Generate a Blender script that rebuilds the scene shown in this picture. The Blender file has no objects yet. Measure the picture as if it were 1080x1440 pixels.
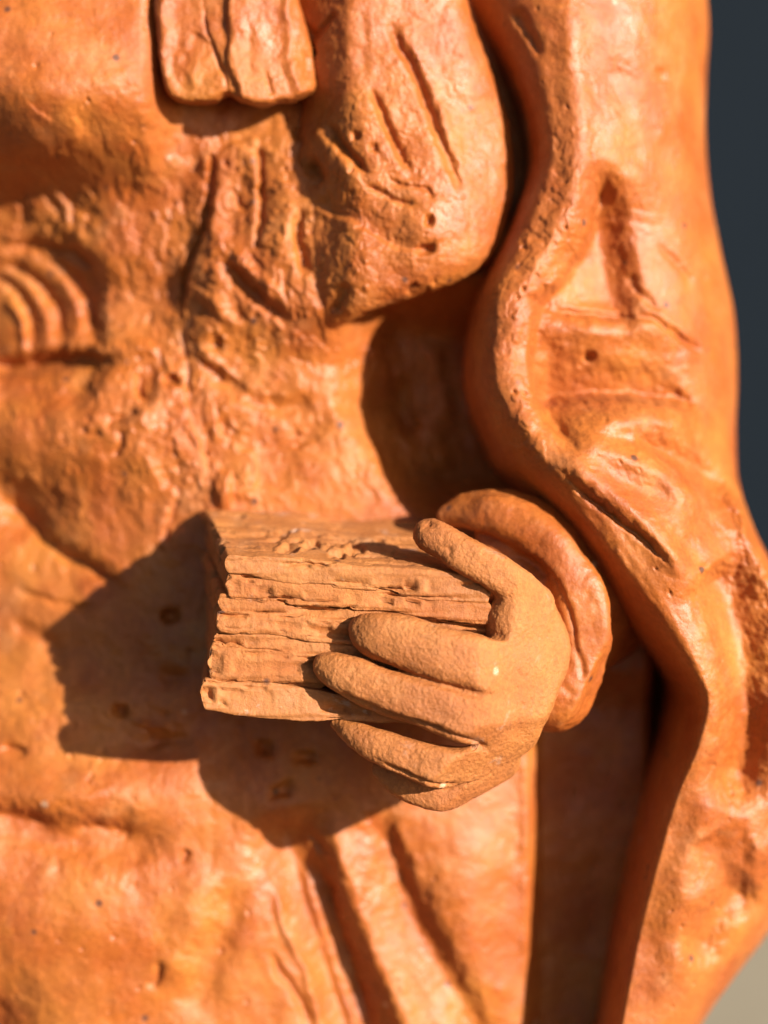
import bpy, math
import numpy as np

# ------------------------------------------------------------------ camera, light, exposure
# Working frame of the sculptor: u = right, v = up along the figure, d = out of the figure
# towards the viewer, all in tenths of a millimetre.
S = 1e-4
PITCH = math.radians(12.0)
CP, SP = math.cos(PITCH), math.sin(PITCH)
Z0 = 0.235                                   # height of the working origin above the table
DIST = 3000.0                                # camera distance in tenths of a millimetre
E_U = np.array([1.0, 0.0, 0.0]); E_V = np.array([0.0, SP, CP]); E_D = np.array([0.0, -CP, SP])

def world(u, v, d):
    u, v, d = np.broadcast_arrays(np.asarray(u, float), np.asarray(v, float), np.asarray(d, float))
    P = S*(u[..., None]*E_U + v[..., None]*E_V + d[..., None]*E_D)
    P[..., 2] += Z0
    return P

scene = bpy.context.scene
col = scene.collection

cam_data = bpy.data.cameras.new('camera')
cam = bpy.data.objects.new('camera', cam_data); col.objects.link(cam)
cam.location = world(0, 0, DIST)
cam.rotation_euler = (math.pi/2 - PITCH, 0, 0)
cam_data.sensor_fit = 'VERTICAL'; cam_data.sensor_height = 36.0; cam_data.sensor_width = 27.0
cam_data.lens = 36.0/1440.0*DIST
cam_data.clip_start = 0.005; cam_data.clip_end = 60.0
cam_data.dof.use_dof = True
cam_data.dof.focus_distance = (DIST - 225.0)*S
cam_data.dof.aperture_fstop = 6.8
scene.camera = cam

SUN_LOCAL = np.array([0.68, 0.26, 0.685])
sun_w = SUN_LOCAL[0]*E_U + SUN_LOCAL[1]*E_V + SUN_LOCAL[2]*E_D
sun_w /= np.linalg.norm(sun_w)
sun_el = math.asin(sun_w[2]); sun_az = math.atan2(sun_w[0], sun_w[1])

w = bpy.data.worlds.new('World'); scene.world = w; w.use_nodes = True
nt = w.node_tree; nt.nodes.clear()
sky = nt.nodes.new('ShaderNodeTexSky'); sky.sky_type = 'NISHITA'; sky.sun_disc = False
sky.altitude = 0; sky.dust_density = 2.0; sky.ozone_density = 0.5; sky.sun_elevation = sun_el; sky.sun_rotation = sun_az
bg = nt.nodes.new('ShaderNodeBackground'); bg.inputs['Strength'].default_value = 0.05
ow = nt.nodes.new('ShaderNodeOutputWorld')
nt.links.new(sky.outputs[0], bg.inputs['Color']); nt.links.new(bg.outputs[0], ow.inputs['Surface'])

sd = bpy.data.lights.new('sun', 'SUN'); sd.energy = 5.0; sd.angle = math.radians(0.6); sd.color = (1.0, 0.93, 0.83)
so = bpy.data.objects.new('sun', sd); col.objects.link(so); so.location = (1, -1, 1)
from mathutils import Vector
so.rotation_euler = Vector(sun_w).to_track_quat('Z', 'Y').to_euler()

scene.view_settings.view_transform = 'Standard'; scene.view_settings.look = 'None'
scene.view_settings.exposure = 1.08; scene.view_settings.gamma = 1.0
scene.view_settings.use_curve_mapping = False

# ------------------------------------------------------------------ numeric helpers
rng = np.random.RandomState(7)
PERM = rng.permutation(256); PERM = np.concatenate([PERM, PERM, PERM]).astype(np.int32)
GR = rng.normal(size=(256, 3)); GR = (GR/np.linalg.norm(GR, axis=1)[:, None]).astype(np.float32)

def noise(x, y, z=0.0):
    x, y, z = np.broadcast_arrays(np.asarray(x, np.float32), np.asarray(y, np.float32), np.asarray(z, np.float32))
    xi = np.floor(x).astype(np.int32); yi = np.floor(y).astype(np.int32); zi = np.floor(z).astype(np.int32)
    fx = x-xi; fy = y-yi; fz = z-zi
    xi &= 255; yi &= 255; zi &= 255
    f = lambda t: t*t*t*(t*(t*6-15)+10)
    a, b, c = f(fx), f(fy), f(fz)
    out = np.zeros(x.shape, np.float32)
    for i in (0, 1):
        wx = a if i else 1-a
        for j in (0, 1):
            wy = b if j else 1-b
            hxy = PERM[PERM[xi+i]+yi+j]
            for k in (0, 1):
                wz = c if k else 1-c
                g = GR[PERM[hxy+zi+k]]
                out += wx*wy*wz*(g[..., 0]*(fx-i)+g[..., 1]*(fy-j)+g[..., 2]*(fz-k))
    return out*1.5

def fbm(x, y, z, size, octs=4, gain=0.5, seed=0.0):
    s = 0; amp = 1.0; f = 1.0/size
    for o in range(octs):
        s = s + amp*noise(x*f+seed+o*13.1, y*f+seed*1.7+o*7.7, np.asarray(z)*f+seed*0.3+o*3.3)
        amp *= gain; f *= 2.03
    return s

def sstep(a, b, x):
    t = np.clip((x-a)/(b-a), 0, 1)
    return t*t*(3-2*t)

def lerp_table(x, pts):
    p = np.array(pts, float)
    return np.interp(x, p[:, 0], p[:, 1])

def smooth_table(x, pts):
    """smooth curve through a table of (x, value)"""
    p = np.array(pts, float)
    xs, ys = p[:, 0], p[:, 1]
    h = np.diff(xs); dl = np.diff(ys)/h
    m = np.zeros_like(ys); m[1:-1] = (dl[:-1]*h[1:]+dl[1:]*h[:-1])/(h[:-1]+h[1:]); m[0] = dl[0]; m[-1] = dl[-1]
    x = np.clip(x, xs[0], xs[-1]); i = np.clip(np.searchsorted(xs, x)-1, 0, len(h)-1)
    t = (x-xs[i])/h[i]
    return ((2*t**3-3*t**2+1)*ys[i]+(t**3-2*t**2+t)*h[i]*m[i]+(-2*t**3+3*t**2)*ys[i+1]+(t**3-t**2)*h[i]*m[i+1])

def catmull(pts, n=6, closed=False):
    P = np.array(pts, float)
    if len(P) < 3 and not closed:
        t = np.linspace(0, 1, n+1)[:, None]
        return P[0]*(1-t)+P[1]*t
    Q = np.vstack([P[-1:], P, P[:2]]) if closed else np.vstack([2*P[0]-P[1], P, 2*P[-1]-P[-2]])
    out = []
    for i in range(1, len(Q)-2):
        for t in np.linspace(0, 1, n, endpoint=False):
            a, b, c, e = Q[i-1], Q[i], Q[i+1], Q[i+2]
            out.append(0.5*(2*b+(c-a)*t+(2*a-5*b+4*c-e)*t*t+(3*b-a-3*c+e)*t**3))
    if not closed: out.append(Q[-2])
    return np.array(out)

def px(pts, dref=0.0):
    """measured on the photograph (pixels) -> sculptor's frame, for a surface lying at depth dref"""
    k = (DIST-dref)/DIST
    P = np.array(pts, float)
    P[:, 0] = (P[:, 0]-540)*k; P[:, 1] = (720-P[:, 1])*k
    return P

class Clay:
    """points of a clay surface whose relief H is worked with strokes"""
    def __init__(self, U, V, H, dref=0.0, wob=3.0, seed=0.0):
        self.shape = H.shape
        self.U = U.ravel().astype(np.float32); self.V = V.ravel().astype(np.float32); self.H = H.ravel().astype(np.float64)
        self.dref = dref
        self.Uw = self.U + wob*fbm(self.U, self.V, 0, 22, 3, 0.6, 3+seed)
        self.Vw = self.V + wob*fbm(self.U, self.V, 0, 22, 3, 0.6, 41+seed)
    def _near(self, P, r):
        m = (self.Uw > P[:, 0].min()-r) & (self.Uw < P[:, 0].max()+r) & (self.Vw > P[:, 1].min()-r) & (self.Vw < P[:, 1].max()+r)
        idx = np.nonzero(m)[0]
        x = self.Uw[idx]; y = self.Vw[idx]
        best = np.full(len(idx), 1e9, np.float32); tt = np.zeros(len(idx), np.float32); side = np.zeros(len(idx), np.float32)
        n = len(P)-1
        for i in range(n):
            ax, ay = P[i]; dx, dy = P[i+1]-P[i]; L2 = dx*dx+dy*dy+1e-9
            t = np.clip(((x-ax)*dx+(y-ay)*dy)/L2, 0, 1)
            ex = x-ax-t*dx; ey = y-ay-t*dy
            q = ex*ex+ey*ey
            b = q < best
            best[b] = q[b]; tt[b] = (i+t[b])/n; side[b] = np.sign(dx*ey[b]-dy*ex[b])
        return idx, np.sqrt(best), tt, side
    def groove(self, pts, width, h, taper=0.25, sharp=2.0, lin=False):
        """h<0 cuts, h>0 adds a ridge"""
        P = catmull(px(pts, self.dref), 5)
        idx, r, t, s = self._near(P, width*3)
        k = np.ones_like(t) if taper <= 0 else np.minimum(sstep(0, taper, t), sstep(0, taper, 1-t))
        self.H[idx] += h*k*np.exp(-(r/width)**sharp)
        return self
    def step(self, pts, w, h, decay=60.0, taper=0.2):
        """left side of the drawn line lifted by h, fading away over decay; the edge itself is w wide"""
        P = catmull(px(pts, self.dref), 5)
        idx, r, t, s = self._near(P, decay*2.5)
        sd = r*s
        k = np.minimum(sstep(0, taper, t), sstep(0, taper, 1-t))
        # past the ends of the line the lift fades
        self.H[idx] += h*k*sstep(-w, w, sd)*np.exp(-(np.maximum(sd, 0)/decay)**1.6)
        return self
    def bump(self, c, rx, ry, h, ang=0.0, p=2.0):
        c = px([c], self.dref)[0]
        x = self.Uw-c[0]; y = self.Vw-c[1]
        a = math.radians(ang); X = x*math.cos(a)+y*math.sin(a); Y = -x*math.sin(a)+y*math.cos(a)
        q = (np.abs(X/rx)**p+np.abs(Y/ry)**p)
        self.H += h*np.exp(-q)
        return self
    def pit(self, poly, h, edge=8.0):
        """everything inside the outline pushed in (h<0) or lifted"""
        P = catmull(px(poly, self.dref), 4, True)
        lo = P.min(0)-edge*2; hi = P.max(0)+edge*2
        idx = np.nonzero((self.Uw > lo[0]) & (self.Uw < hi[0]) & (self.Vw > lo[1]) & (self.Vw < hi[1]))[0]
        q = poly_sdf(self.Uw[idx], self.Vw[idx], P)
        self.H[idx] += (h[idx] if isinstance(h, np.ndarray) else h)*sstep(edge, -edge, q)
        return self
    def mask(self, c, rx, ry, p=4.0):
        c = px([c], self.dref)[0]
        return np.exp(-(np.abs((self.Uw-c[0])/rx)**p+np.abs((self.Vw-c[1])/ry)**p))
    def grain(self, amp=1.0, rough=None):
        """handled clay: lumps, scraped flakes, grit"""
        U, V = self.U, self.V
        r = np.full(U.shape, 0.35) if rough is None else rough
        self.H += amp*(5.0*fbm(U, V, 0, 120, 3, 0.5, 5) + 1.2*fbm(U, V, 0, 34, 3, 0.5, 8))
        # scraped flakes: terraces along noise contours
        n = fbm(U, V*0.8, 0, 75, 4, 0.55, 21)*3.2
        fl = np.floor(n); fr = n-fl
        self.H += amp*r*7.0*(fl+sstep(0.42, 0.50, fr))/1.6
        n2 = fbm(U*1.1, V, 0, 42, 3, 0.55, 61)*1.6
        fl = np.floor(n2); fr = n2-fl
        self.H += amp*r*1.8*(fl+sstep(0.35, 0.55, fr))
        self.H += amp*r*0.8*fbm(U, V, 0, 9, 3, 0.6, 71)
        # small pits
        pn = fbm(U, V, 0, 16, 2, 0.5, 91)
        self.H -= amp*(0.4+r)*6.0*sstep(0.70, 0.90, pn)
        return self
    def get(self): return self.H.reshape(self.shape)

# ------------------------------------------------------------------ implicit solids -> mesh
def surface_nets(F, org, h):
    inside = F < 0
    nx, ny, nz = F.shape
    cnt = np.zeros((nx-1, ny-1, nz-1), np.uint8); acc = np.zeros((nx-1, ny-1, nz-1, 3), np.float32)
    offs = [(i, j, k) for i in (0, 1) for j in (0, 1) for k in (0, 1)]
    sl = lambda o: (slice(o[0], nx-1+o[0]), slice(o[1], ny-1+o[1]), slice(o[2], nz-1+o[2]))
    for a in offs:
        for ax in range(3):
            if a[ax]: continue
            b = list(a); b[ax] = 1; b = tuple(b)
            A = F[sl(a)]; B = F[sl(b)]
            m = inside[sl(a)] != inside[sl(b)]
            t = A[m]/(A[m]-B[m])
            p = np.tile(np.array(a, np.float32), (len(t), 1)); p[:, ax] = t
            acc[m] += p; cnt[m] += 1
    act = cnt > 0
    ids = np.full(act.shape, -1, np.int64); n = int(act.sum()); ids[act] = np.arange(n)
    cells = np.argwhere(act)
    V = (cells + acc[act]/cnt[act][:, None])*h + np.array(org)
    faces = []
    for ax in range(3):
        o1, o2 = [(1, 2), (2, 0), (0, 1)][ax]
        s0 = [slice(None)]*3; s1 = [slice(None)]*3
        s0[ax] = slice(0, -1); s1[ax] = slice(1, None)
        ch = inside[tuple(s0)] != inside[tuple(s1)]
        e = np.argwhere(ch)
        ok = (e[:, o1] > 0) & (e[:, o2] > 0) & (e[:, o1] < F.shape[o1]-1) & (e[:, o2] < F.shape[o2]-1)
        e = e[ok]
        flip = inside[tuple(s0)][tuple(e.T)]
        def g(d1, d2):
            q = e.copy(); q[:, o1] -= d1; q[:, o2] -= d2
            return ids[tuple(q.T)]
        quad = np.stack([g(1, 1), g(0, 1), g(0, 0), g(1, 0)], 1)
        quad[~flip] = quad[~flip][:, ::-1]
        faces.append(quad)
    return V, np.concatenate(faces)

def vert_normals(V, Fc):
    a = V[Fc[:, 2]]-V[Fc[:, 0]]; b = V[Fc[:, 3]]-V[Fc[:, 1]]
    n = np.cross(a, b); N = np.zeros_like(V)
    for i in range(4): np.add.at(N, Fc[:, i], n)
    return N/(np.linalg.norm(N, axis=1)[:, None]+1e-12)

def relax(V, Fc, it=2, lam=0.5):
    E = np.concatenate([Fc[:, [0, 1]], Fc[:, [1, 2]], Fc[:, [2, 3]], Fc[:, [3, 0]]])
    for _ in range(it):
        A = np.zeros_like(V); c = np.zeros(len(V))
        np.add.at(A, E[:, 0], V[E[:, 1]]); np.add.at(c, E[:, 0], 1)
        V = V*(1-lam)+lam*A/np.maximum(c, 1)[:, None]
    return V

def subdivide(V, Fc):
    E = np.concatenate([Fc[:, [0, 1]], Fc[:, [1, 2]], Fc[:, [2, 3]], Fc[:, [3, 0]]])
    Es = np.sort(E, 1); key = Es[:, 0]*len(V)+Es[:, 1]
    uk, inv = np.unique(key, return_inverse=True)
    ev = 0.5*(V[uk//len(V)]+V[uk % len(V)])
    fc = V[Fc].mean(1); n = len(Fc); nv = len(V); ne = len(ev)
    e = (inv+nv).reshape(4, n).T; f = np.arange(n)+nv+ne
    out = []
    for i in range(4): out.append(np.stack([Fc[:, i], e[:, i], f, e[:, (i+3) % 4]], 1))
    return np.vstack([V, ev, fc]), np.concatenate(out)

def grid3(lo, hi, h):
    ax = [np.arange(l, u+h, h, dtype=np.float32) for l, u in zip(lo, hi)]
    return np.meshgrid(*ax, indexing='ij')

def smin(a, b, k):
    t = np.clip(0.5+0.5*(b-a)/k, 0, 1)
    return b*(1-t)+a*t-k*t*(1-t)
def smax(a, b, k): return -smin(-a, -b, k)

def cone_chain(G, pts, p=2.0, zs=1.0):
    """tapered limb through points (u,v,d,r)"""
    X, Y, Z = G; best = None
    P = np.array(pts, float)
    for a, b in zip(P[:-1], P[1:]):
        d = b[:3]-a[:3]; L2 = (d*d).sum()+1e-9
        t = np.clip(((X-a[0])*d[0]+(Y-a[1])*d[1]+(Z-a[2])*d[2])/L2, 0, 1)
        e2 = (X-a[0]-t*d[0])**2+(Y-a[1]-t*d[1])**2; ez = np.abs(Z-a[2]-t*d[2])*zs
        q = (np.sqrt(e2+ez*ez) if p == 2.0 else (e2**(p/2)+ez**p)**(1/p))-(a[3]+t*(b[3]-a[3]))
        best = q if best is None else smin(best, q, 4.0)
    return best

def limb(pts, n=4):
    """(px,py,d,r) control points -> smooth chain in the sculptor's frame"""
    P = np.array(pts, float); k = (DIST-P[:, 2])/DIST
    Q = np.stack([(P[:, 0]-540)*k, (720-P[:, 1])*k, P[:, 2], P[:, 3]*k], 1)
    return catmull(Q, n)

def ellipsoid(G, c, r):
    X, Y, Z = G
    k = (DIST-c[2])/DIST; cu = (c[0]-540)*k; cv = (720-c[1])*k
    q = np.sqrt(((X-cu)/r[0])**2+((Y-cv)/r[1])**2+((Z-c[2])/r[2])**2)
    return (q-1)*min(r)

def poly_sdf(X, Y, P):
    d = np.full(X.shape, 1e18, np.float32); ins = np.zeros(X.shape, bool)
    n = len(P)
    for i in range(n):
        a = P[i]; b = P[(i+1) % n]; e = b-a
        t = np.clip(((X-a[0])*e[0]+(Y-a[1])*e[1])/((e*e).sum()+1e-9), 0, 1)
        d = np.minimum(d, (X-a[0]-t*e[0])**2+(Y-a[1]-t*e[1])**2)
        c = ((a[1] > Y) != (b[1] > Y))
        if abs(e[1]) > 1e-9: ins ^= c & (X < e[0]*(Y-a[1])/e[1]+a[0])
    d = np.sqrt(d); d[ins] *= -1
    return d

# ------------------------------------------------------------------ materials
def new_mat(name):
    m = bpy.data.materials.new(name); m.use_nodes = True
    nt = m.node_tree; nt.nodes.clear()
    out = nt.nodes.new('ShaderNodeOutputMaterial'); b = nt.nodes.new('ShaderNodeBsdfPrincipled')
    nt.links.new(b.outputs[0], out.inputs['Surface'])
    return m, nt, b

def clay_material(name, deep, mid, pale, ochre, gloss_lo, gloss_hi, grain_bump, grit=0.5, dust=0.0):
    m, nt, b = new_mat(name)
    N = nt.nodes.new; L = nt.links.new
    tc = N('ShaderNodeTexCoord')
    def nz(scale, detail=4, rough=0.55, dist=0.0, seed=(0, 0, 0)):
        mp = N('ShaderNodeMapping'); L(tc.outputs['Object'], mp.inputs['Vector']); mp.inputs['Location'].default_value = seed
        t = N('ShaderNodeTexNoise'); t.inputs['Scale'].default_value = scale; t.inputs['Detail'].default_value = detail
        t.inputs['Roughness'].default_value = rough; t.inputs['Distortion'].default_value = dist
        L(mp.outputs[0], t.inputs['Vector']); return t.outputs['Fac']
    def ramp(f, a, bb, c0=(0, 0, 0, 1), c1=(1, 1, 1, 1)):
        r = N('ShaderNodeValToRGB'); r.color_ramp.elements[0].position = a; r.color_ramp.elements[1].position = bb
        r.color_ramp.elements[0].color = c0; r.color_ramp.elements[1].color = c1
        L(f, r.inputs['Fac']); return r.outputs['Color']
    def mix(f, a, c, mode='MIX'):
        x = N('ShaderNodeMix'); x.data_type = 'RGBA'; x.blend_type = mode
        if isinstance(f, float): x.inputs[0].default_value = f
        else: L(f, x.inputs[0])
        for s, i in ((a, 6), (c, 7)):
            if isinstance(s, tuple): x.inputs[i].default_value = s+(1,)
            else: L(s, x.inputs[i])
        return x.outputs[2]
    base = mix(ramp(nz(95, 5, 0.6), 0.36, 0.62), mid, deep)
    base = mix(ramp(nz(70, 4, 0.6, 0.3, (3, 1, 2)), 0.50, 0.70), base, ochre)
    base = mix(ramp(nz(130, 6, 0.65, 0.4, (7, 5, 1)), 0.56, 0.85), base, pale)
    fine = ramp(nz(1400, 4, 0.7, 0, (1, 9, 4)), 0.25, 0.75, (0.72, 0.70, 0.68, 1), (1.16, 1.16, 1.16, 1))
    base = mix(1.0, base, fine, 'MULTIPLY')
    # dark and pale inclusions of the fired clay
    v = N('ShaderNodeTexVoronoi'); v.inputs['Scale'].default_value = 330; v.inputs['Randomness'].default_value = 1.0
    L(tc.outputs['Object'], v.inputs['Vector'])
    sel = N('ShaderNodeSeparateColor'); L(v.outputs['Color'], sel.inputs[0])
    dot = ramp(v.outputs['Distance'], 0.10, 0.22, (1, 1, 1, 1), (0, 0, 0, 1))
    g1 = N('ShaderNodeMath'); g1.operation = 'GREATER_THAN'; g1.inputs[1].default_value = 0.93; L(sel.outputs[0], g1.inputs[0])
    g1m = N('ShaderNodeMath'); g1m.operation = 'MULTIPLY'; L(dot, g1m.inputs[0]); L(g1.outputs[0], g1m.inputs[1])
    base = mix(g1m.outputs[0], base, (0.10, 0.035, 0.018))
    g2 = N('ShaderNodeMath'); g2.operation = 'LESS_THAN'; g2.inputs[1].default_value = 0.012; L(sel.outputs[1], g2.inputs[0])
    g2m = N('ShaderNodeMath'); g2m.operation = 'MULTIPLY'; L(dot, g2m.inputs[0]); L(g2.outputs[0], g2m.inputs[1])
    g2s = N('ShaderNodeMath'); g2s.operation = 'MULTIPLY'; L(g2m.outputs[0], g2s.inputs[0]); g2s.inputs[1].default_value = 0.6
    base = mix(g2s.outputs[0], base, (0.62, 0.42, 0.28))
    if dust > 0:
        dm = ramp(nz(210, 6, 0.7, 0.3, (2, 2, 9)), 0.60, 0.72, (0, 0, 0, 1), (dust, dust, dust, 1))
        base = mix(dm, base, (0.62, 0.53, 0.45))
    L(base, b.inputs['Base Color'])
    rr = ramp(nz(150, 4, 0.6, 0.2, (5, 5, 5)), 0.35, 0.65, (gloss_lo,)*3+(1,), (gloss_hi,)*3+(1,))
    rr = mix(g2m.outputs[0], rr, (0.16, 0.16, 0.16)); L(rr, b.inputs['Roughness'])
    b.inputs['Specular IOR Level'].default_value = 0.42
    # fine relief only: grit and small scratches
    b1 = N('ShaderNodeBump'); b1.inputs['Strength'].default_value = 1.0; b1.inputs['Distance'].default_value = 0.00012*grain_bump
    L(nz(2600, 5, 0.7, 0, (4, 4, 1)), b1.inputs['Height'])
    b2 = N('ShaderNodeBump'); b2.inputs['Strength'].default_value = 1.0; b2.inputs['Distance'].default_value = 0.00035*grain_bump*grit
    L(nz(650, 5, 0.62, 0.3, (8, 2, 3)), b2.inputs['Height']); L(b1.outputs[0], b2.inputs['Normal'])
    L(b2.outputs[0], b.inputs['Normal'])
    return m

M_BODY = clay_material('varnished_terracotta', (0.325, 0.078, 0.014), (0.392, 0.115, 0.021), (0.45, 0.180, 0.066), (0.425, 0.140, 0.025), 0.35, 0.60, 0.6, 0.6)
M_HAND = clay_material('sandy_terracotta', (0.35, 0.108, 0.024), (0.415, 0.143, 0.034), (0.47, 0.20, 0.066), (0.45, 0.163, 0.039), 0.5, 0.75, 1.7, 0.12, 0.2)
M_COVER = clay_material('dusty_terracotta', (0.34, 0.115, 0.029), (0.40, 0.148, 0.040), (0.42, 0.20, 0.085), (0.43, 0.165, 0.043), 0.5, 0.75, 1.1, 0.25, 0.45)

def simple_mat(name, c1, c2, scale, rough, bump=0.0, bscale=200):
    m, nt, b = new_mat(name); N = nt.nodes.new; L = nt.links.new
    tc = N('ShaderNodeTexCoord'); t = N('ShaderNodeTexNoise'); t.inputs['Scale'].default_value = scale; t.inputs['Detail'].default_value = 5
    L(tc.outputs['Object'], t.inputs['Vector'])
    r = N('ShaderNodeValToRGB'); r.color_ramp.elements[0].position = 0.35; r.color_ramp.elements[1].position = 0.65
    r.color_ramp.elements[0].color = c1+(1,); r.color_ramp.elements[1].color = c2+(1,)
    L(t.outputs['Fac'], r.inputs['Fac']); L(r.outputs['Color'], b.inputs['Base Color']); b.inputs['Roughness'].default_value = rough; b.inputs['Specular IOR Level'].default_value = 0.15
    if bump:
        t2 = N('ShaderNodeTexNoise'); t2.inputs['Scale'].default_value = bscale; t2.inputs['Detail'].default_value = 4; L(tc.outputs['Object'], t2.inputs['Vector'])
        bp = N('ShaderNodeBump'); bp.inputs['Distance'].default_value = bump; L(t2.outputs['Fac'], bp.inputs['Height']); L(bp.outputs[0], b.inputs['Normal'])
    return m

# ------------------------------------------------------------------ object helpers
STATUE_BASE = np.array([0.0, 0.03, 0.0])
def mesh_obj(name, V, F, mat, parent, local=True, smooth=True):
    W = world(V[:, 0], V[:, 1], V[:, 2]) if local else np.asarray(V, float)
    if parent is not None: W = W-STATUE_BASE
    me = bpy.data.meshes.new(name)
    F4 = F if isinstance(F, np.ndarray) else None
    if F4 is not None:
        n = len(F4); k = F4.shape[1]
        me.vertices.add(len(W)); me.vertices.foreach_set('co', W.astype(np.float32).ravel())
        me.loops.add(n*k); me.loops.foreach_set('vertex_index', F4.astype(np.int32).ravel())
        me.polygons.add(n); me.polygons.foreach_set('loop_start', np.arange(0, n*k, k, dtype=np.int32))
        me.update(calc_edges=True)
    else:
        me.from_pydata([tuple(p) for p in W], [], F); me.update()
    me.validate()
    me.polygons.foreach_set('use_smooth', np.full(len(me.polygons), smooth))
    me.materials.append(mat)
    o = bpy.data.objects.new(name, me); col.objects.link(o)
    if parent is not None: o.parent = parent
    return o

def relief_sheet(U, V, H, back, inward=0.0):
    """grid of points (rows along v, columns along u) closed by walls going back into the figure"""
    nv, nu = H.shape
    P = np.stack([U, V, H], -1).reshape(-1, 3)
    i = np.arange(nv*nu).reshape(nv, nu)
    Fq = np.stack([i[:-1, :-1], i[1:, :-1], i[1:, 1:], i[:-1, 1:]], -1).reshape(-1, 4)
    ring = np.concatenate([i[0, :], i[1:, -1], i[-1, -2::-1], i[-2:0:-1, 0]])
    B = P[ring].copy(); n = len(ring)
    c = B.mean(0)
    last = ring; allP = [P]; cnt = len(P); F = [Fq]
    for kf in (0.12, 0.35, 0.7, 1.0):
        Q = B.copy(); Q[:, 2] = B[:, 2]*(1-kf)+back*kf
        Q[:, 0] = B[:, 0]+(c[0]-B[:, 0])*inward*kf**2
        new = np.arange(cnt, cnt+n); cnt += n; allP.append(Q)
        F.append(np.stack([last, np.roll(last, -1), np.roll(new, -1), new], 1)); last = new
    ctr = cnt; allP.append(np.array([[c[0], c[1], back]]))
    F.append(np.stack([last, np.roll(last, -1), np.full(n, ctr), np.full(n, ctr)], 1)[:, [0, 1, 2, 2]])
    V = np.vstack(allP); FF = np.concatenate(F[:-1]); tri = F[-1][:, :3]
    faces = FF.tolist()+tri.tolist()
    return V, faces

def orient(V, F):
    return F

# ------------------------------------------------------------------ setting
def sheet(name, pts, mat, kind='structure'):
    me = bpy.data.meshes.new(name); me.from_pydata(pts, [], [tuple(range(len(pts)))]); me.update(); me.materials.append(mat)
    o = bpy.data.objects.new(name, me); col.objects.link(o); o['kind'] = kind
    return o
M_TABLE = simple_mat('pale_stone', (0.27, 0.23, 0.165), (0.31, 0.265, 0.195), 6, 0.7, 0.0005, 60)
M_WALL = simple_mat('dark_slate_paint', (0.0028, 0.0060, 0.0105), (0.0042, 0.0080, 0.0132), 3, 0.9, 0.0008, 40)
sheet('ground', [(-0.9, -0.12, 0), (1.4, -0.12, 0), (1.4, 0.56, 0), (-0.9, 0.56, 0)], M_TABLE)
sheet('wall_back', [(-6, 0.56, 0), (6, 0.56, 0), (6, 0.56, 5), (-6, 0.56, 5)], M_WALL)

statue = bpy.data.objects.new('terracotta_statue', None); col.objects.link(statue)
statue.location = STATUE_BASE; statue.empty_display_size = 0.02
statue['label'] = 'orange terracotta statue of a bearded robed figure holding a clay book before its chest'
statue['category'] = 'statue'

def finish_relief(name, U, V, C, back, inward=0.0, mat=None, flip=False):
    P, F = relief_sheet(U, V, C.get(), back, inward)
    if flip: F = [f[::-1] for f in F]
    return mesh_obj(name, P, F, mat or M_BODY, statue)

def axis(parts):
    """parts: (start, stop, step) joined"""
    return np.unique(np.concatenate([np.arange(a, b, s) for a, b, s in parts]))

# ------------------------------------------------------------------ robe (chest, belly and skirt)
ua = axis([(-1000, -600, 12), (-600, 260, 2.2), (260, 425, 5)])
va = axis([(-2500, -1100, 25), (-1100, -760, 8), (-760, 760, 2.2), (760, 1150, 12)])
U, V = np.meshgrid(ua, va)
X = U+540; Y = 720-V
H = np.zeros_like(U)
H += -28*((np.minimum(X-380, 0))/380)**2                       # chest turns away on the far side
H += 52*sstep(300, 130, Y)*sstep(262, 205, X)                     # near shoulder
H += -135*sstep(455, 575, X-0.6*np.maximum(Y-570, 0))*sstep(380, 470, Y)*sstep(760, 660, Y) # hollow under the cloak
H += -30*sstep(736, 772, X)*sstep(940, 1010, Y)                   # deep fold beside the sleeve
H += -62*sstep(600, 860, X)-280*sstep(915, 990, X)
H += (18*sstep(240, 325, X)+34*sstep(325, 415, X))*sstep(520, 425, Y)*sstep(560, 470, X)*sstep(90, 330, Y)   # raised collar under the beard
H += 22*sstep(1020, 1120, Y)*sstep(700, 250, X)                   # belly roll
H += -26*sstep(1180, 1440, Y)
H += 0.10*np.maximum(Y-1500, 0)
H += (34*np.exp(-((Y-120)/120)**2)-34*np.exp(-((Y-420)/85)**2)+14*np.exp(-((Y-600)/70)**2))*sstep(330, 180, X)
far = np.clip((300-X)/300, 0, 1.6)
H += -58*far**1.2*sstep(205, 270, Y)*sstep(560, 500, Y)-44*far*sstep(520, 560, Y)*sstep(1000, 900, Y)
H += 26*far*sstep(240, 150, Y)+34*far*sstep(1040, 1150, Y)
C = Clay(U, V, H, 0, 3.5)
C.pit([(-60, 236), (15, 234), (58, 248), (84, 285), (92, 335), (128, 372), (130, 430), (122, 492), (-60, 498)], -20, 16)
# large forms on the left
C.bump((60, 90), 90, 120, 14); C.bump((150, 150), 60, 70, 10); C.bump((70, 180), 60, 55, 16, 0, 3)
C.step([(20, 225), (70, 232), (118, 205), (125, 170)], 6, 9, 60)
C.step([(-40, 232), (15, 232), (60, 246), (84, 280), (92, 330)], 7, -16, 40)
C.groove([(-20, 335), (30, 332), (90, 345), (135, 372)], 10, -14)
C.groove([(-60, 370), (-10, 385), (22, 430), (34, 500)], 9, -11); C.groove([(-40, 350), (20, 372), (62, 420), (76, 495)], 9, -12)
C.groove([(40, 345), (85, 375), (114, 425), (120, 485)], 9, -11); C.groove([(10, 380), (44, 430), (55, 485)], 8, 5); C.groove([(60, 372), (92, 420), (98, 480)], 9, 5)
C.groove([(-20, 400), (10, 440), (18, 490)], 7, 9)
C.step([(160, 505), (90, 492), (20, 497), (-60, 505)], 9, -36, 60)
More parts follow.
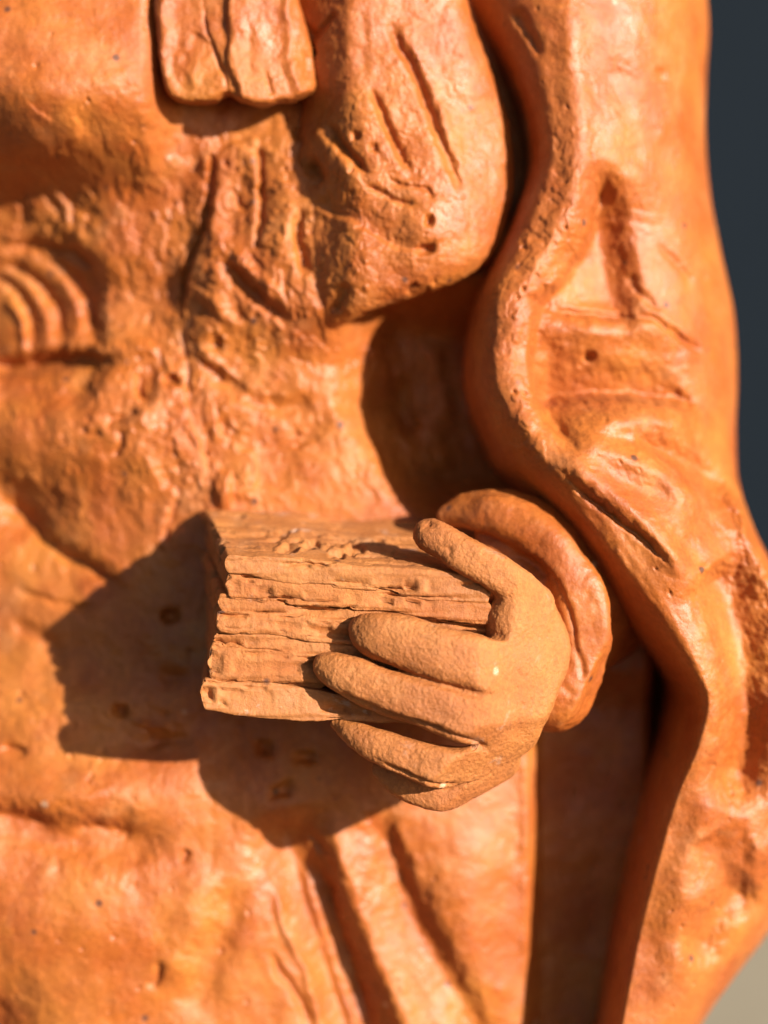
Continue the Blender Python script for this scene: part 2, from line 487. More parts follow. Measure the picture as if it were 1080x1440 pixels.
C.step([(-60, 494), (20, 488), (90, 484), (170, 500), (250, 488)], 10, 16, 70)
C.bump((70, 600), 130, 70, 20); C.bump((200, 640), 90, 60, 14)
C.bump((10, 715), 55, 45, -42, -35); C.groove([(-30, 690), (30, 735), (75, 775), (125, 800), (175, 830)], 11, -15)
C.step([(190, 832), (125, 800), (70, 772), (20, 730)], 6, -10, 45)
C.groove([(0, 830), (50, 845), (100, 855), (140, 858)], 5, -6)
C.bump((40, 900), 90, 60, 8); C.groove([(0, 880), (50, 900), (90, 945)], 12, -8)
C.bump((60, 1030), 100, 45, 20); C.bump((110, 1110), 110, 40, 20)
C.groove([(-60, 1150), (20, 1160), (90, 1178), (180, 1180), (260, 1170)], 34, -30); C.groove([(-60, 1140), (20, 1146), (90, 1160)], 12, -10); C.groove([(100, 1158), (150, 1162), (190, 1175)], 9, -10)
C.groove([(0, 1050), (40, 1062)], 7, -9)
C.bump((130, 1330), 170, 130, 24); C.bump((-40, 1460), 80, 80, -55)
# seam down the middle and the pieces beside it
C.groove([(297, 225), (296, 262), (290, 305), (272, 350), (256, 395), (252, 440)], 6, -17, 0.12)
C.step([(254, 450), (258, 398), (276, 352), (292, 305), (296, 240)], 4, -11, 60)
C.bump((289, 232), 7, 8, 9, 0, 4); C.groove([(294, 218), (301, 228), (300, 245)], 3.0, -12)
C.groove([(360, 202), (367, 235), (369, 280), (366, 325), (360, 358)], 4.5, -11, 0.15)
C.step([(300, 225), (325, 205), (360, 200), (366, 240), (368, 300), (364, 350)], 4, -7, 45)
C.groove([(425, 290), (421, 330), (428, 372), (436, 395)], 7, -15)
C.groove([(330, 270), (338, 290), (352, 300)], 3, -6)
C.groove([(300, 352), (335, 392), (375, 430), (420, 466)], 10, -15); C.groove([(322, 350), (360, 392), (400, 428)], 9, 11)
C.groove([(280, 400), (310, 440), (345, 468)], 9, 8)
C.bump((305, 482), 9, 11, -14, 0, 3); C.bump((440, 235), 12, 17, -20, 30, 3); C.bump((418, 190), 8, 8, -12, 0, 3)
C.groove([(252, 450), (258, 490), (262, 540), (266, 600)], 5, -7); C.step([(258, 450), (262, 520), (268, 590), (288, 640), (285, 690)], 3, -7, 50)
C.groove([(280, 500), (310, 530), (350, 560), (400, 572), (470, 560)], 13, -12); C.groove([(270, 480), (300, 510), (340, 538)], 8, 8)
C.step([(300, 575), (310, 605), (325, 625), (355, 635), (420, 628), (480, 600)], 4, -8, 60)
C.step([(355, 632), (362, 660), (362, 695)], 3, -6, 40)
C.bump((205, 535), 14, 20, -12, 0, 4); C.bump((240, 535), 12, 8, -20, 0, 3); C.groove([(190, 515), (193, 545), (205, 560), (228, 558)], 5, -11)
C.groove([(145, 595), (175, 585), (200, 575)], 6, -11); C.groove([(172, 605), (170, 625), (155, 645)], 6, -8); C.bump((195, 590), 30, 16, 8)
C.groove([(110, 600), (125, 612), (145, 605)], 4, -6)
C.groove([(245, 690), (240, 720), (232, 750), (232, 765)], 4, -10); C.step([(225, 690), (245, 685), (243, 720), (234, 760)], 4, -7, 40)
C.bump((315, 690), 12, 25, 16, 10, 3); C.bump((338, 680), 22, 22, 10, 0, 3)
# inside the hollow and the shadowed chest
C.groove([(535, 560), (560, 610), (600, 640), (650, 655)], 15, 9); C.groove([(610, 470), (622, 540), (640, 600)], 12, 9)
C.groove([(560, 520), (572, 570), (585, 610)], 14, -18); C.bump((590, 480), 40, 50, 10)
C.groove([(520, 470), (545, 520), (540, 580)], 12, 8); C.bump((600, 600), 30, 50, 12)
C.bump((238, 868), 12, 9, -22, 0, 3); C.bump((170, 1000), 9, 9, -18, 0, 3); C.groove([(185, 1010), (215, 1020), (245, 1022)], 5, 7); C.bump((235, 1042), 30, 9, -10, 10)
C.bump((372, 1052), 10, 9, -18, 0, 3); C.bump((430, 1065), 14, 8, -12, 0, 3); C.bump((395, 1110), 16, 9, -12, 20, 3); C.bump((240, 955), 20, 12, -9)
# folds of the skirt
C.groove([(395, 1130), (410, 1190), (440, 1270), (470, 1350), (500, 1450), (530, 1560)], 42, -44, 0.18)
C.groove([(420, 1200), (445, 1290), (480, 1400), (510, 1500)], 9, 10); C.groove([(440, 1190), (468, 1280), (500, 1380), (530, 1480)], 7, -9)
C.groove([(455, 1140), (480, 1210), (500, 1270), (530, 1350), (575, 1450), (600, 1540)], 20, 18, 0.2)
C.groove([(385, 1230), (400, 1300), (430, 1370), (450, 1440), (470, 1500)], 7, 9, 0.2)
C.groove([(375, 1330), (395, 1370), (420, 1410), (440, 1470)], 6, -9); C.groove([(435, 1160), (462, 1220), (470, 1300)], 6, -8)
C.groove([(520, 1130), (548, 1190), (565, 1250), (590, 1310), (625, 1370), (660, 1440), (690, 1540)], 26, -25, 0.15)
C.groove([(545, 1140), (575, 1200), (590, 1260)], 12, 8)
C.groove([(330, 1230), (320, 1290), (285, 1380), (270, 1450)], 24, -10); C.groove([(300, 1210), (270, 1300), (240, 1400)], 25, 9)
C.groove([(230, 1340), (222, 1370), (212, 1390)], 6, -8); C.groove([(265, 1190), (258, 1210)], 6, -9)
C.bump((660, 1300), 50, 160, 18); C.bump((745, 1180), 10, 200, 8)
rough = 0.10+0.75*np.clip(C.mask((330, 360), 230, 190)*0.8+C.mask((190, 620), 190, 150)*0.4+C.mask((30, 290), 80, 60)+C.mask((330, 640), 120, 70)*0.5+C.mask((240, 950), 150, 150)*0.4+C.mask((570, 560), 90, 130)*0.9, 0, 1)
C.grain(1.0, rough)
H2 = C.get()
# the hem rests on the table
Wz = Z0+S*(V*CP+H2*SP)
lim = (V[:, 0] < -1500)
keep = np.ones(len(va), bool)
zrow = Wz.mean(1); keep = zrow > 0.0015
U2, V2, HH = U[keep], V[keep], H2[keep]
hem = HH[0].copy(); vh = (-(Z0)/S-hem*SP)/CP                     # foot ring exactly on the table
U2 = np.vstack([U2[0:1], U2]); HH = np.vstack([hem[None], HH]); V2 = np.vstack([vh[None], V2])
HH[:, :] = np.minimum(HH, 400)
P, F = relief_sheet(U2, V2, HH, -620, 0.25)
Wv = world(P[:, 0], P[:, 1], P[:, 2])
low = Wv[:, 2] < 0.0
P[low, 1] -= Wv[low, 2]/(S*CP)
mesh_obj('robe', P, [f[::-1] for f in F], M_BODY, statue)

# ------------------------------------------------------------------ cloak with its rolled edge
L_T = [(-400, 520), (-250, 580), (-100, 625), (0, 655), (100, 708), (180, 738), (240, 742), (300, 722), (370, 690), (420, 672), (480, 660), (560, 662),
       (620, 685), (660, 705), (700, 752), (740, 792), (800, 836), (860, 878), (920, 930), (970, 962), (1020, 958), (1100, 932), (1180, 911), (1250, 895), (1300, 884), (1440, 860), (1600, 836), (1800, 812)]
C_T = [(-400, 640), (-250, 730), (-100, 778), (0, 785), (60, 772), (120, 768), (180, 778), (240, 780), (300, 762), (370, 732), (420, 705), (480, 700), (560, 705),
       (620, 744), (660, 780), (700, 816), (740, 852), (800, 897), (860, 938), (920, 968), (970, 988), (1020, 980), (1100, 952), (1180, 930), (1250, 913), (1300, 902), (1440, 876), (1600, 850), (1800, 825)]
D_T = [(-400, 40), (-250, 60), (0, 92), (200, 105), (300, 105), (420, 118), (560, 134), (640, 160), (720, 180), (850, 182), (980, 166), (1100, 125), (1250, 95), (1440, 70), (1800, 40)]
R_T = [(-400, 860), (-250, 950), (-100, 985), (0, 997), (80, 993), (160, 992), (250, 998), (350, 1017), (430, 1033), (520, 1037), (600, 1034), (680, 1036),
       (740, 1050), (800, 1078), (870, 1120), (960, 1165), (1060, 1180), (1160, 1168), (1250, 1130), (1330, 1082), (1440, 1000), (1560, 930), (1800, 860)]
va2 = axis([(-1100, -780, 10), (-780, 770, 2.0), (770, 1100, 10)])
s = np.unique(np.concatenate([np.linspace(0, 0.14, 34), np.linspace(0.14, 0.9, 150), 1-0.1*(np.linspace(1, 0, 30)**2)]))
Yc = 720-va2
Sg, Vg = np.meshgrid(s, va2); Yg = 720-Vg
kL = (DIST-90)/DIST; kR = (DIST+180)/DIST
Lx = (smooth_table(Yg, L_T)-540)*kL; Cx = (smooth_table(Yg, C_T)-540)*kL; Rx = (smooth_table(Yg, R_T)-540)*kR
Dc = smooth_table(Yg, D_T)
U = Lx+Sg*(Rx-Lx)
t = np.clip((U-Lx)/np.maximum(Cx-Lx, 1), 0, 1)
flank = -165*(1-np.sqrt(np.clip(1-(1-t)**2, 0, 1)))
sr = np.clip((U-Cx)/np.maximum(Rx-Cx, 1), 0, 1)
fall = (Dc+210)*(1-np.sqrt(np.clip(1-sr**2.2, 0, 1)))
H = Dc+flank-fall
C = Clay(U, Vg, H, 40, 3.0, 5)
X = U/kL+540; Yp = Yg
C.dref = 60
# roll of the edge stands above the cloth behind it
C.step([(842, 240), (832, 320), (798, 385), (757, 432), (744, 485), (748, 545), (768, 600), (800, 650)], 9, -36, 95, 0.15)
C.groove([(795, -40), (798, 60), (806, 160), (808, 240), (792, 310), (755, 380), (724, 430), (713, 490), (717, 550), (740, 605), (782, 655), (840, 715)], 26, 15, 0.08)
kk = (DIST-60)/DIST; xx = C.Uw/kk+540
C.pit([(842, 256), (860, 300), (871, 360), (886, 440), (830, 446), (748, 438), (776, 390), (814, 330)], -40*np.clip((xx-748)/120.0, 0, 1), 30)

C.groove([(760, 436), (820, 442), (870, 446), (925, 448)], 5, -14); C.bump((850, 462), 100, 20, 10)
kk = (DIST-60)/DIST; xx = C.Uw/kk+540; yy = 720-C.Vw/kk+14*np.sin((xx-740)/75.0)
C.H += -60*np.clip((yy-440)/122.0, 0, 1)**2*sstep(584, 563, yy)*sstep(738, 775, xx)*sstep(1005, 905, xx)
C.bump((880, 505), 60, 14, 5, -8)
C.groove([(752, 594), (830, 596), (920, 592), (990, 600)], 25, 26)
C.pit([(895, 622), (950, 634), (1005, 660), (1030, 700), (1026, 735), (992, 700), (945, 660)], -24, 15)
C.groove([(890, 440), (930, 455), (970, 480), (1000, 492)], 6, -11); C.step([(1000, 496), (960, 478), (915, 450), (880, 440)], 4, 8, 40)
C.groove([(940, 545), (965, 560), (978, 580)], 6, -8)
C.groove([(880, 380), (900, 410), (930, 440)], 5, -7); C.bump((827, 502), 7, 7, -16, 0, 3); C.bump((755, 430), 14, 10, -12, 20, 3); C.bump((840, 275), 14, 12, -14)
C.groove([(925, 340), (960, 370), (985, 400)], 6, -6); C.groove([(930, 90), (935, 112)], 6, -7); C.bump((935, 220), 30, 60, -9, 15); C.bump((890, 50), 50, 60, 9)
C.groove([(860, 80), (880, 160), (900, 250)], 25, -6); C.groove([(720, 10), (740, 50), (758, 90)], 7, -10)
# folds fanning out below
C.groove([(860, 615), (930, 660), (990, 720)], 20, 10)
C.groove([(775, 655), (806, 690), (850, 725), (895, 762), (935, 798)], 5, -11); C.step([(935, 800), (895, 764), (850, 727), (806, 692), (775, 657)], 3, -6, 40)
C.groove([(760, 640), (800, 650), (860, 690), (930, 740), (970, 790)], 26, 9)
C.groove([(775, 618), (850, 640), (930, 680), (1000, 740)], 20, 21); C.groove([(770, 640), (840, 690), (910, 755), (965, 830)], 22, 18); C.groove([(810, 655), (880, 700), (940, 755)], 18, -7)
C.bump((935, 722), 26, 20, 8, -30); C.groove([(920, 735), (950, 770), (980, 800)], 14, -9)
C.groove([(985, 790), (1008, 830), (1030, 900), (1040, 980), (1040, 1060), (1010, 1140)], 36, -62, 0.15)
C.groove([(1010, 650), (1040, 720), (1080, 800), (1120, 890), (1135, 990), (1120, 1090)], 30, 58, 0.2)
C.groove([(1040, 1195), (1080, 1190), (1120, 1180)], 26, 14); C.groove([(985, 1165), (1000, 1200), (1010, 1260)], 26, -12)
C.groove([(1000, 1080), (975, 1160), (950, 1240), (925, 1340)], 18, 7)
C.groove([(1060, 1230), (1010, 1290), (970, 1360)], 30, -30); C.groove([(1010, 1200), (960, 1300), (930, 1420)], 25, 10)
C.groove([(780, 690), (830, 752), (880, 815), (930, 880)], 7, 5)
rough = 0.12+0.4*np.clip(C.mask((720, 470), 70, 200)+C.mask((770, 300), 40, 130)*0.7, 0, 1)
C.grain(0.85, rough)
P, F = relief_sheet(U, Vg, C.get(), -560, 0.12)
mesh_obj('cloak', P, [f[::-1] for f in F], M_BODY, statue)

# ------------------------------------------------------------------ cowl over the chest
def relief_solid(name, outline, hfun, back, voxel, k_round, undercut, lo, hi, work, dref, mat, wob=3.0, seed=0.0, sub=True, norm_amp=1.0):
    G = grid3(lo, hi, voxel)
    P2 = catmull(px(outline, dref), 5, True)
    sd = poly_sdf(G[0][:, :, 0], G[1][:, :, 0], P2)
    Hh = hfun(G[0][:, :, 0], G[1][:, :, 0])
    Fd = smax(sd[:, :, None]+undercut*np.maximum(Hh[:, :, None]-G[2]-30, 0), (G[2]-Hh[:, :, None])*0.85, k_round)
    Fd = np.maximum(Fd, back-G[2])
    Vv, Ff = surface_nets(Fd.astype(np.float32), lo, voxel)
    Vv = relax(Vv, Ff, 2, 0.5)
    if sub: Vv, Ff = subdivide(Vv, Ff); Vv = relax(Vv, Ff, 1, 0.5)
    N = vert_normals(Vv, Ff)
    C = Clay(Vv[:, 0], Vv[:, 1], np.zeros(len(Vv)), dref, wob, seed)
    work(C)
    wgt = np.clip(N[:, 2]*1.6, 0, 1)
    dirn = N*0.5+np.array([0, 0, 0.5]); 
    Vv = Vv+dirn*(C.H*wgt)[:, None]
    Vv = Vv+N*(1.2*fbm(Vv[:, 0], Vv[:, 1], Vv[:, 2], 18, 3, 0.6, 33)+2.0*fbm(Vv[:, 0], Vv[:, 1], Vv[:, 2], 70, 2, 0.5, 13))[:, None]*norm_amp
    return mesh_obj(name, Vv, Ff, mat, statue)

cowl_out = [(380, -180), (395, -60), (405, 0), (415, 60), (420, 120), (412, 180), (402, 260), (396, 330), (398, 400), (412, 452), (436, 473), (475, 455), (530, 432), (600, 410),
            (655, 388), (697, 355), (717, 310), (728, 235), (722, 170), (702, 100), (668, 20), (640, -60), (590, -180)]
def cowl_h(u, v):
    x = u/0.97+540; y = 720-v/0.97
    h = 30+82*sstep(400, 520, x)-46*(np.maximum(x-490, 0)/220)
    h += 26*np.exp(-((x-610)/90)**2-((y-310)/90)**2)
    h -= 26*sstep(330, 470, y)*sstep(700, 420, x)
    h -= 20*sstep(640, 740, x)
    return h
def cowl_work(C):
    C.groove([(545, 20), (560, 60), (590, 120), (615, 190), (635, 240), (648, 278)], 7, -13)
    C.groove([(560, 30), (600, 110), (630, 190), (648, 250)], 13, 6)
    C.step([(650, 275), (632, 225), (608, 170), (580, 100), (555, 50)], 3.5, 7, 40)
    C.groove([(518, 122), (535, 160), (555, 205), (580, 255)], 6, -15)
    C.step([(582, 255), (556, 205), (537, 160), (518, 122)], 3, 8, 40)
    C.groove([(455, 165), (475, 200), (495, 228), (518, 252)], 7, -14); C.step([(520, 254), (495, 230), (475, 202), (452, 165)], 3, 7, 40)
    C.groove([(508, 262), (535, 272), (560, 285), (595, 292)], 4, -8)
    C.groove([(540, 250), (565, 262), (600, 268), (608, 290)], 3, -6)
    C.bump((602, 314), 6, 6, -13, 0, 3); C.bump((598, 355), 12, 6, -16, 10, 3); C.bump((503, 195), 6, 6, -10, 0, 3); C.bump((525, 212), 6, 6, -8, 0, 3)
    C.bump((440, 237), 11, 17, -22, 25, 3); C.bump((418, 190), 7, 7, -9)
    C.groove([(425, 275), (420, 320), (427, 365), (435, 392)], 8, -16)
    C.groove([(435, 300), (480, 310), (540, 330), (590, 350)], 30, -8); C.bump((590, 330), 40, 30, 9)
    C.step([(430, 280), (470, 300), (520, 330), (570, 355), (640, 350)], 5, -8, 60)
    C.groove([(590, 398), (580, 408), (575, 418)], 5, -10); C.groove([(640, 395), (620, 402), (600, 404)], 4, 6)
    C.bump((510, 50), 9, 60, -4, 0, 2); C.bump((470, 50), 36, 60, 6, 0, 4); C.groove([(430, 20), (445, 45), (462, 30), (480, 15)], 5, -9)
    C.groove([(437, 50), (440, 75)], 5, -12)
    C.groove([(488, 395), (478, 420), (470, 440)], 8, -12); C.bump((455, 410), 40, 30, 7)
    rough = 0.12+0.8*np.clip(C.mask((480, 310), 110, 150), 0, 1)+0.25*C.mask((500, 200), 110, 80)
    C.grain(0.7, rough*0.5)
relief_solid('cowl', cowl_out, cowl_h, -70, 3.0, 34, 0.10, (-175, 230, -76), (215, 870, 150), cowl_work, 90, M_BODY, 2.5, 11)

# ------------------------------------------------------------------ end of the beard
beard_out = [(200, -180), (206, -60), (214, 0), (221, 60), (228, 100), (236, 127), (250, 138), (275, 142), (300, 140), (313, 133), (322, 130), (335, 139), (355, 145), (375, 146), (392, 140), (410, 140), (431, 129), (443, 114), (436, 60), (420, 0), (405, -60), (395, -180)]
def beard_h(u, v):
    x = u/0.97+540; y = 720-v/0.97
    xs = x+0.04*(140-y)*np.sign(x-320)+5*np.sin(y/31.0)+4*np.sin(y/13.0+1.0)
    h = np.interp(xs, [200, 226, 246, 300, 324, 332, 378, 402, 414, 445], [70, 92, 87, 94, 95, 104, 94, 89, 93, 66])
    return h-6*np.exp(-((x-290)/35)**2-((y-15)/45)**2)-0.02*(100-y)
def beard_work(C):
    C.step([(318, 112), (306, 78), (284, 50), (262, 45)], 4, -5, 25)
    C.groove([(322, 134), (318, 112), (306, 80), (290, 40), (284, -20)], 3, -4); C.groove([(384, 138), (380, 122), (372, 100)], 4, -4)
    C.groove([(350, 20), (352, 80), (350, 120)], 5, -1.5); C.groove([(275, 70), (272, 100), (276, 130)], 7, 2.0)
    C.groove([(425, 60), (432, 90), (428, 112)], 4, -4); C.bump((415, 88), 6, 6, 4)
    C.grain(0.5, np.full(C.U.shape, 0.2))
relief_solid('beard', beard_out, beard_h, -30, 3.3, 8, 0.28, (-350, 545, -36), (-75, 900, 125), beard_work, 90, M_BODY, 1.8, 23)

# ------------------------------------------------------------------ sleeve with rolled cuff
h = 2.4
lo = (60, -350, -110); hi = (430, 75, 230)
G = grid3(lo, hi, h)
roll = cone_chain(G, limb([(632, 726, 84, 18), (668, 722, 106, 21), (706, 726, 124, 25), (748, 750, 140, 28), (788, 784, 150, 31), (815, 830, 156, 33), (826, 880, 158, 33), (826, 928, 156, 32), (808, 978, 150, 40), (776, 990, 136, 38), (742, 996, 116, 28)], 4), p=3.2, zs=1.25)
inner = cone_chain(G, limb([(690, 770, 92, 28), (740, 795, 102, 34), (780, 850, 108, 36), (788, 920, 108, 36), (768, 970, 102, 36)], 4))
tube = cone_chain(G, limb([(745, 880, 70, 90), (785, 865, 0, 98), (830, 840, -80, 100)], 3))
drape = cone_chain(G, limb([(655, 716, 80, 20), (715, 722, 90, 34), (778, 768, 82, 50), (832, 840, 36, 60)], 3))
Fd = smin(smin(roll, inner, 5), drape, 26)
for (pa, pb, pc, off) in ((0.80, -0.38, 0.46, 384.0), (0.55, -0.75, 0.36, 404.0), (0.70, 0.35, 0.62, 298.0)):
    Fd = smax(Fd, pa*G[0]+pb*G[1]+pc*G[2]-off, 5.0)
Fd = smin(Fd, tube, 30)
Vv, Ff = surface_nets(Fd, lo, h)
Vv = relax(Vv, Ff, 2); N = vert_normals(Vv, Ff)
C = Clay(Vv[:, 0], Vv[:, 1], np.zeros(len(Vv)), 140, 2.0, 9)
C.groove([(704, 774), (752, 794), (784, 830), (800, 880), (806, 930)], 6, -6); C.groove([(800, 900), (815, 930), (818, 955)], 5, -4); C.groove([(780, 950), (806, 978)], 6, -3)
Vv = Vv+N*((C.H+6.5*fbm(Vv[:, 0], Vv[:, 1], Vv[:, 2], 80, 2, 0.5, 17)+0.9*fbm(Vv[:, 0], Vv[:, 1], Vv[:, 2], 40, 3, 0.5, 4)+0.8*fbm(Vv[:, 0], Vv[:, 1], Vv[:, 2], 12, 3, 0.6, 6))[:, None])
mesh_obj('sleeve', Vv, Ff, M_BODY, statue)

# ------------------------------------------------------------------ hand gripping the book
h = 2.5
lo = (-130, -440, 40); hi = (262, 10, 322)
G = grid3(lo, hi, h)
FP = dict(p=3.6, zs=1.22)
index_f = cone_chain(G, limb([(516, 889, 232, 26), (545, 897, 241, 33), (595, 912, 250, 36), (650, 928, 256, 38), (706, 942, 252, 39), (742, 930, 216, 40)]), **FP)
middle_f = cone_chain(G, limb([(462, 938, 226, 20), (490, 950, 236, 27), (545, 973, 248, 31), (605, 991, 256, 33), (662, 1010, 258, 35), (706, 1015, 246, 36), (730, 990, 212, 38)]), **FP)
ring_f = cone_chain(G, limb([(474, 1019, 203, 9), (508, 1037, 220, 18), (555, 1058, 234, 25), (610, 1077, 244, 28), (658, 1083, 242, 30), (690, 1066, 222, 31), (716, 1030, 190, 38)]), **FP)
little_f = cone_chain(G, limb([(535, 1082, 182, 12), (572, 1103, 190, 20), (613, 1116, 196, 22), (652, 1105, 192, 24), (698, 1066, 170, 34)]), **FP)
thumb = cone_chain(G, limb([(602, 750, 200, 19), (612, 756, 208, 23), (645, 775, 221, 24), (690, 801, 228, 26), (722, 824, 224, 27), (745, 850, 205, 34)]), p=3.4, zs=1.12)
palm = smin(ellipsoid(G, (738, 925, 175), (50, 108, 75)), cone_chain(G, limb([(722, 868, 212, 42), (734, 930, 210, 46), (722, 1000, 196, 42)], 3)), 18)
wrist = cone_chain(G, limb([(742, 910, 165, 60), (760, 895, 80, 66)], 2))
fing = smin(smin(smin(index_f, middle_f, 3.5), ring_f, 1.5), little_f, 1.5)
Fd = smin(fing-0.6, smin(palm+2.5, wrist+3.0, 30), 12)
Fd = smin(Fd, thumb, 10)
for (pa, pb, pc, off) in ((0.60, 0.0, 0.80, 301.0), (0.50, -0.60, 0.62, 402.0), (0.45, 0.62, 0.64, 196.0)):   # flat planes pressed by the modeller
    Fd = smax(Fd, pa*G[0]+pb*G[1]+pc*G[2]-off, 5.0)
Vv, Ff = surface_nets(Fd, lo, h)
Vv = relax(Vv, Ff, 2); Vv, Ff = subdivide(Vv, Ff); Vv = relax(Vv, Ff, 1)
N = vert_normals(Vv, Ff)
C = Clay(Vv[:, 0], Vv[:, 1], np.zeros(len(Vv)), 240, 2.0, 15)
C.dref = 260
C.groove([(488, 905), (548, 938), (612, 960), (665, 972), (714, 978)], 5, -2, 0.12)
C.groove([(470, 972), (530, 1003), (600, 1022), (650, 1040), (696, 1060)], 6, -8, 0.12)
C.groove([(520, 1066), (570, 1090), (620, 1108), (655, 1108)], 4, -6)
C.groove([(630, 768), (638, 782)], 4, -2.0); C.bump((688, 905), 40, 12, -3); C.groove([(720, 960), (735, 1010), (720, 1050)], 14, -2.5)
C.bump((603, 735), 8, 6, -6)
gr = 0.55*fbm(Vv[:, 0], Vv[:, 1], Vv[:, 2], 5.0, 2, 0.6, 6)+0.7*fbm(Vv[:, 0], Vv[:, 1], Vv[:, 2], 16, 3, 0.55, 9)+3.0*fbm(Vv[:, 0], Vv[:, 1], Vv[:, 2], 60, 2, 0.5, 3)
Vv = relax(Vv+N*(C.H*np.clip(N[:, 2]*1.5, 0, 1))[:, None], Ff, 3); N = vert_normals(Vv, Ff)
Vv = Vv+N*gr[:, None]
mesh_obj('hand', Vv, Ff, M_HAND, statue)

# ------------------------------------------------------------------ the clay book: leaves stacked between two boards
book = bpy.data.objects.new('book', None); col.objects.link(book); book.parent = statue; book.empty_display_size = 0.01
bc = world(-60, -150, 100)-STATUE_BASE
book.location = bc
def leaf(name, left, right, thick, frontL, frontR, depth, seed, chew=3.0, ripple=3.5, back_lift=0.0, skew=0.0):
    """slab from its left end to its right end (px, at the fore-edge); the fore-edge is worn and uneven"""
    f0 = (frontL+frontR)/2
    a = px([left], frontL)[0]; b = px([right], frontR)[0]
    n = int(np.hypot(*(b-a))/2.0)+1
    t = np.linspace(0, 1, n)
    cu = a[0]+(b[0]-a[0])*t; cv = a[1]+(b[1]-a[1])*t; fd = frontL+(frontR-frontL)*t
    th = (thick[0]+(thick[1]-thick[0])*t)*0.5
    cv = cv+ripple*fbm(cu, seed*17.0, 0, 110, 3, 0.55, seed); 
    th = th*(1+0.34*fbm(cu, seed*5.0, 3, 120, 3, 0.55, seed+2))
    fd = fd+chew*fbm(cu, seed*9.0, 6, 75, 3, 0.5, seed+5)
    # ends of the slab rounded off
    endr = 7.0; e = np.minimum(t*np.hypot(*(b-a)), (1-t)*np.hypot(*(b-a)))
    er = np.sqrt(np.clip(1-(1-np.clip(e/endr, 0, 1))**2, 0.02, 1)); th = th*er
    # cross-section: top from back to front, round nose, bottom from front to back
    m = 22; arc = np.linspace(math.pi/2, -math.pi/2, m)
    run = np.concatenate([np.linspace(0, 0.8, 70), np.linspace(0.8, 1, 18)[1:]])
    rows = []
    nose = 3.5
    for q in run[:-1]: rows.append((q, 1.0, 0.0))
    for x in arc: rows.append((1.0, math.copysign(abs(math.sin(x))**0.55, math.sin(x)), math.cos(x)**0.9 if math.cos(x) > 0 else 0.0))
    for q in run[:-1][::-1]: rows.append((q, -1.0, 0.0))
    Pts = np.zeros((len(rows), n, 3))
    for i, (q, sgn, nz) in enumerate(rows):
        dd = (fd-nose)-(1-q)*depth
        dd = dd+nose*nz
        sl = back_lift*(1-q)
        Pts[i, :, 0] = cu-skew*(1-q)*(1-t); Pts[i, :, 1] = cv+sgn*th+sl; Pts[i, :, 2] = dd
    R = Pts.reshape(-1, 3)
    nr = len(rows)
    i = np.arange(nr*n).reshape(nr, n)
    j = np.vstack([i, i[:1]])
    Fq = np.stack([j[:-1, :-1], j[1:, :-1], j[1:, 1:], j[:-1, 1:]], -1).reshape(-1, 4)
    # caps: zipper the upper half to the lower half
    h2 = nr//2
    caps = []
    for c, fl in ((0, False), (n-1, True)):
        for k in range(h2-1 if nr % 2 == 0 else h2):
            qd = [i[k, c], i[k+1, c], i[nr-2-k, c], i[nr-1-k, c]]
            if len(set(qd)) == 4: caps.append(qd if fl else qd[::-1])
    Fq = np.vstack([Fq, np.array(caps)])
    # displace: worn clay
    nrm = vert_normals(R, Fq)
    disp = 0.35*fbm(R[:, 0]*0.5, R[:, 1], R[:, 2], 14, 3, 0.6, seed)+2.2*np.clip(nrm[:, 2]*1.5, 0.3, 1)*fbm(R[:, 0]*0.05, R[:, 1], R[:, 2]*0.2, 9, 3, 0.6, seed+1)-10.0*np.clip(nrm[:, 2]*1.5, 0, 1)*sstep(0.26, 0.46, fbm(R[:, 0]*0.045, R[:, 1], 0, 8.5, 2, 0.5, seed+51))+1.8*fbm(R[:, 0]*0.3, R[:, 1], R[:, 2], 42, 2, 0.5, seed+8)+0.5*fbm(R[:, 0], R[:, 1], R[:, 2], 5, 2, 0.6, seed+4)
    # chips along the fore-edge
    ch = fbm(R[:, 0]*0.22, R[:, 1]*1.5, R[:, 2], 20, 3, 0.55, seed+30)
    disp = disp-6.0*sstep(0.42, 0.62, ch)
    R = R+nrm*disp[:, None]
    return R, Fq

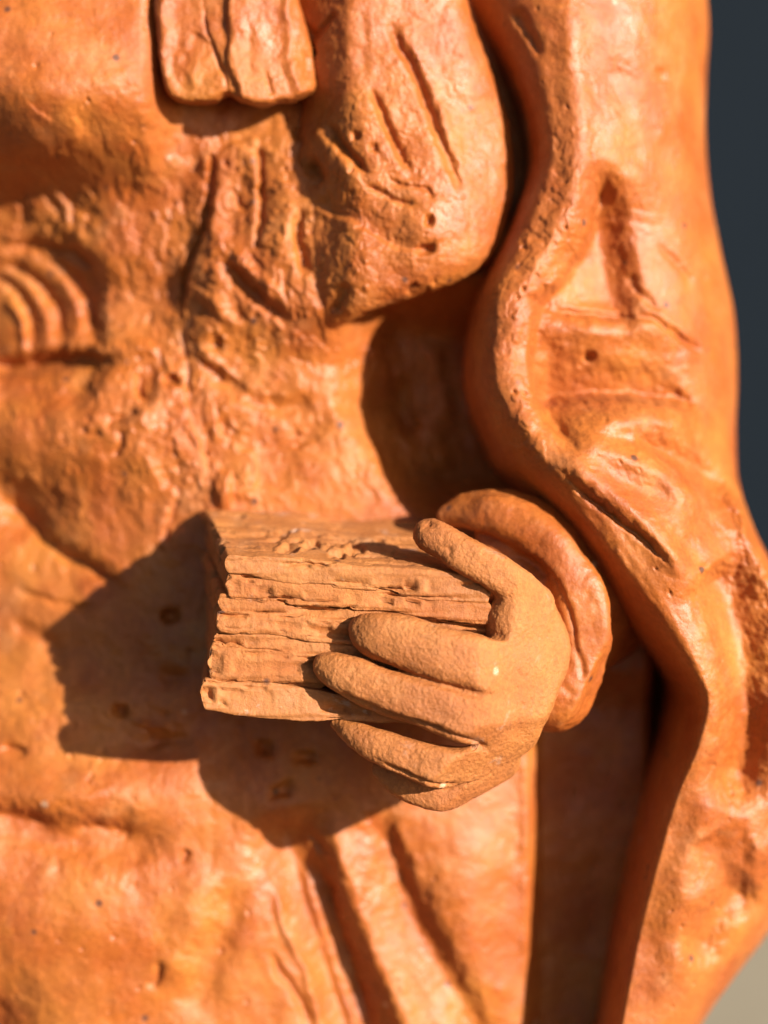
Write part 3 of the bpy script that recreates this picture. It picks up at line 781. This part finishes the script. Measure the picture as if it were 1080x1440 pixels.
def add_leaf(name, *a, work=None, label=None, mat=None, **k):
    R, Fq = leaf(name, *a, **k)
    if work is not None:
        N = vert_normals(R, Fq); R = R+work(R, N)
    W = world(R[:, 0], R[:, 1], R[:, 2])-STATUE_BASE-bc
    o = mesh_obj(name, W+STATUE_BASE, Fq, mat or M_HAND, statue, local=False)
    o.parent = book
    if label: o['label'] = label
    return o

def pitted(R, N):
    """scratched ornament pressed into the upper board"""
    X = R[:, 0]; Yv = R[:, 1]; D = R[:, 2]
    top = np.clip(N[:, 1]*1.5, 0, 1)
    along = X; c = 128+0.0*X
    band = sstep(62, 42, np.abs(D-150))*sstep(-172, -150, X)*sstep(22, -5, X)
    n = fbm(X, 0, D*0.5, 30, 2, 0.5, 77); n2 = fbm(X, 5, D*0.6, 20, 2, 0.5, 19)
    cut = sstep(0.08, 0.20, n)*sstep(0.62, 0.45, n); lift = sstep(0.05, 0.2, n2)
    return np.outer((-9.0*cut+3.0*lift)*band*top, np.array([0, 1, 0]))

add_leaf('cover', (315, 792), (690, 832), (31, 35), 226, 232, 236, 1.0, chew=2.0, ripple=1.5, back_lift=66, skew=52, work=pitted, mat=M_COVER, label='upper clay board of the book with a scratched ornament')
add_leaf('page', (318, 822), (692, 862), (33, 30), 223, 228, 222, 2.0, chew=2.5, back_lift=58, skew=46)
add_leaf('page', (306, 848), (690, 884), (25, 13), 220, 214, 222, 3.0, chew=3.5, back_lift=52, skew=40)
add_leaf('page', (303, 872), (600, 902), (31, 30), 223, 222, 222, 4.0, chew=2.5, back_lift=46, skew=34)
add_leaf('page', (299, 899), (600, 924), (25, 26), 221, 214, 220, 5.0, chew=3.5, back_lift=40, skew=28)
add_leaf('page', (293, 931), (600, 954), (48, 40), 223, 218, 222, 6.0, chew=3.0, back_lift=34, skew=22)
add_leaf('cover', (282, 976), (600, 1005), (42, 34), 226, 214, 236, 7.0, chew=2.0, back_lift=26, skew=14, mat=M_COVER, label='lower clay board of the book with a chipped corner')
# core that binds the leaves
add_leaf('page_block', (322, 884), (684, 908), (176, 100), 210, 208, 215, 9.0, chew=4.0, back_lift=40, skew=25)
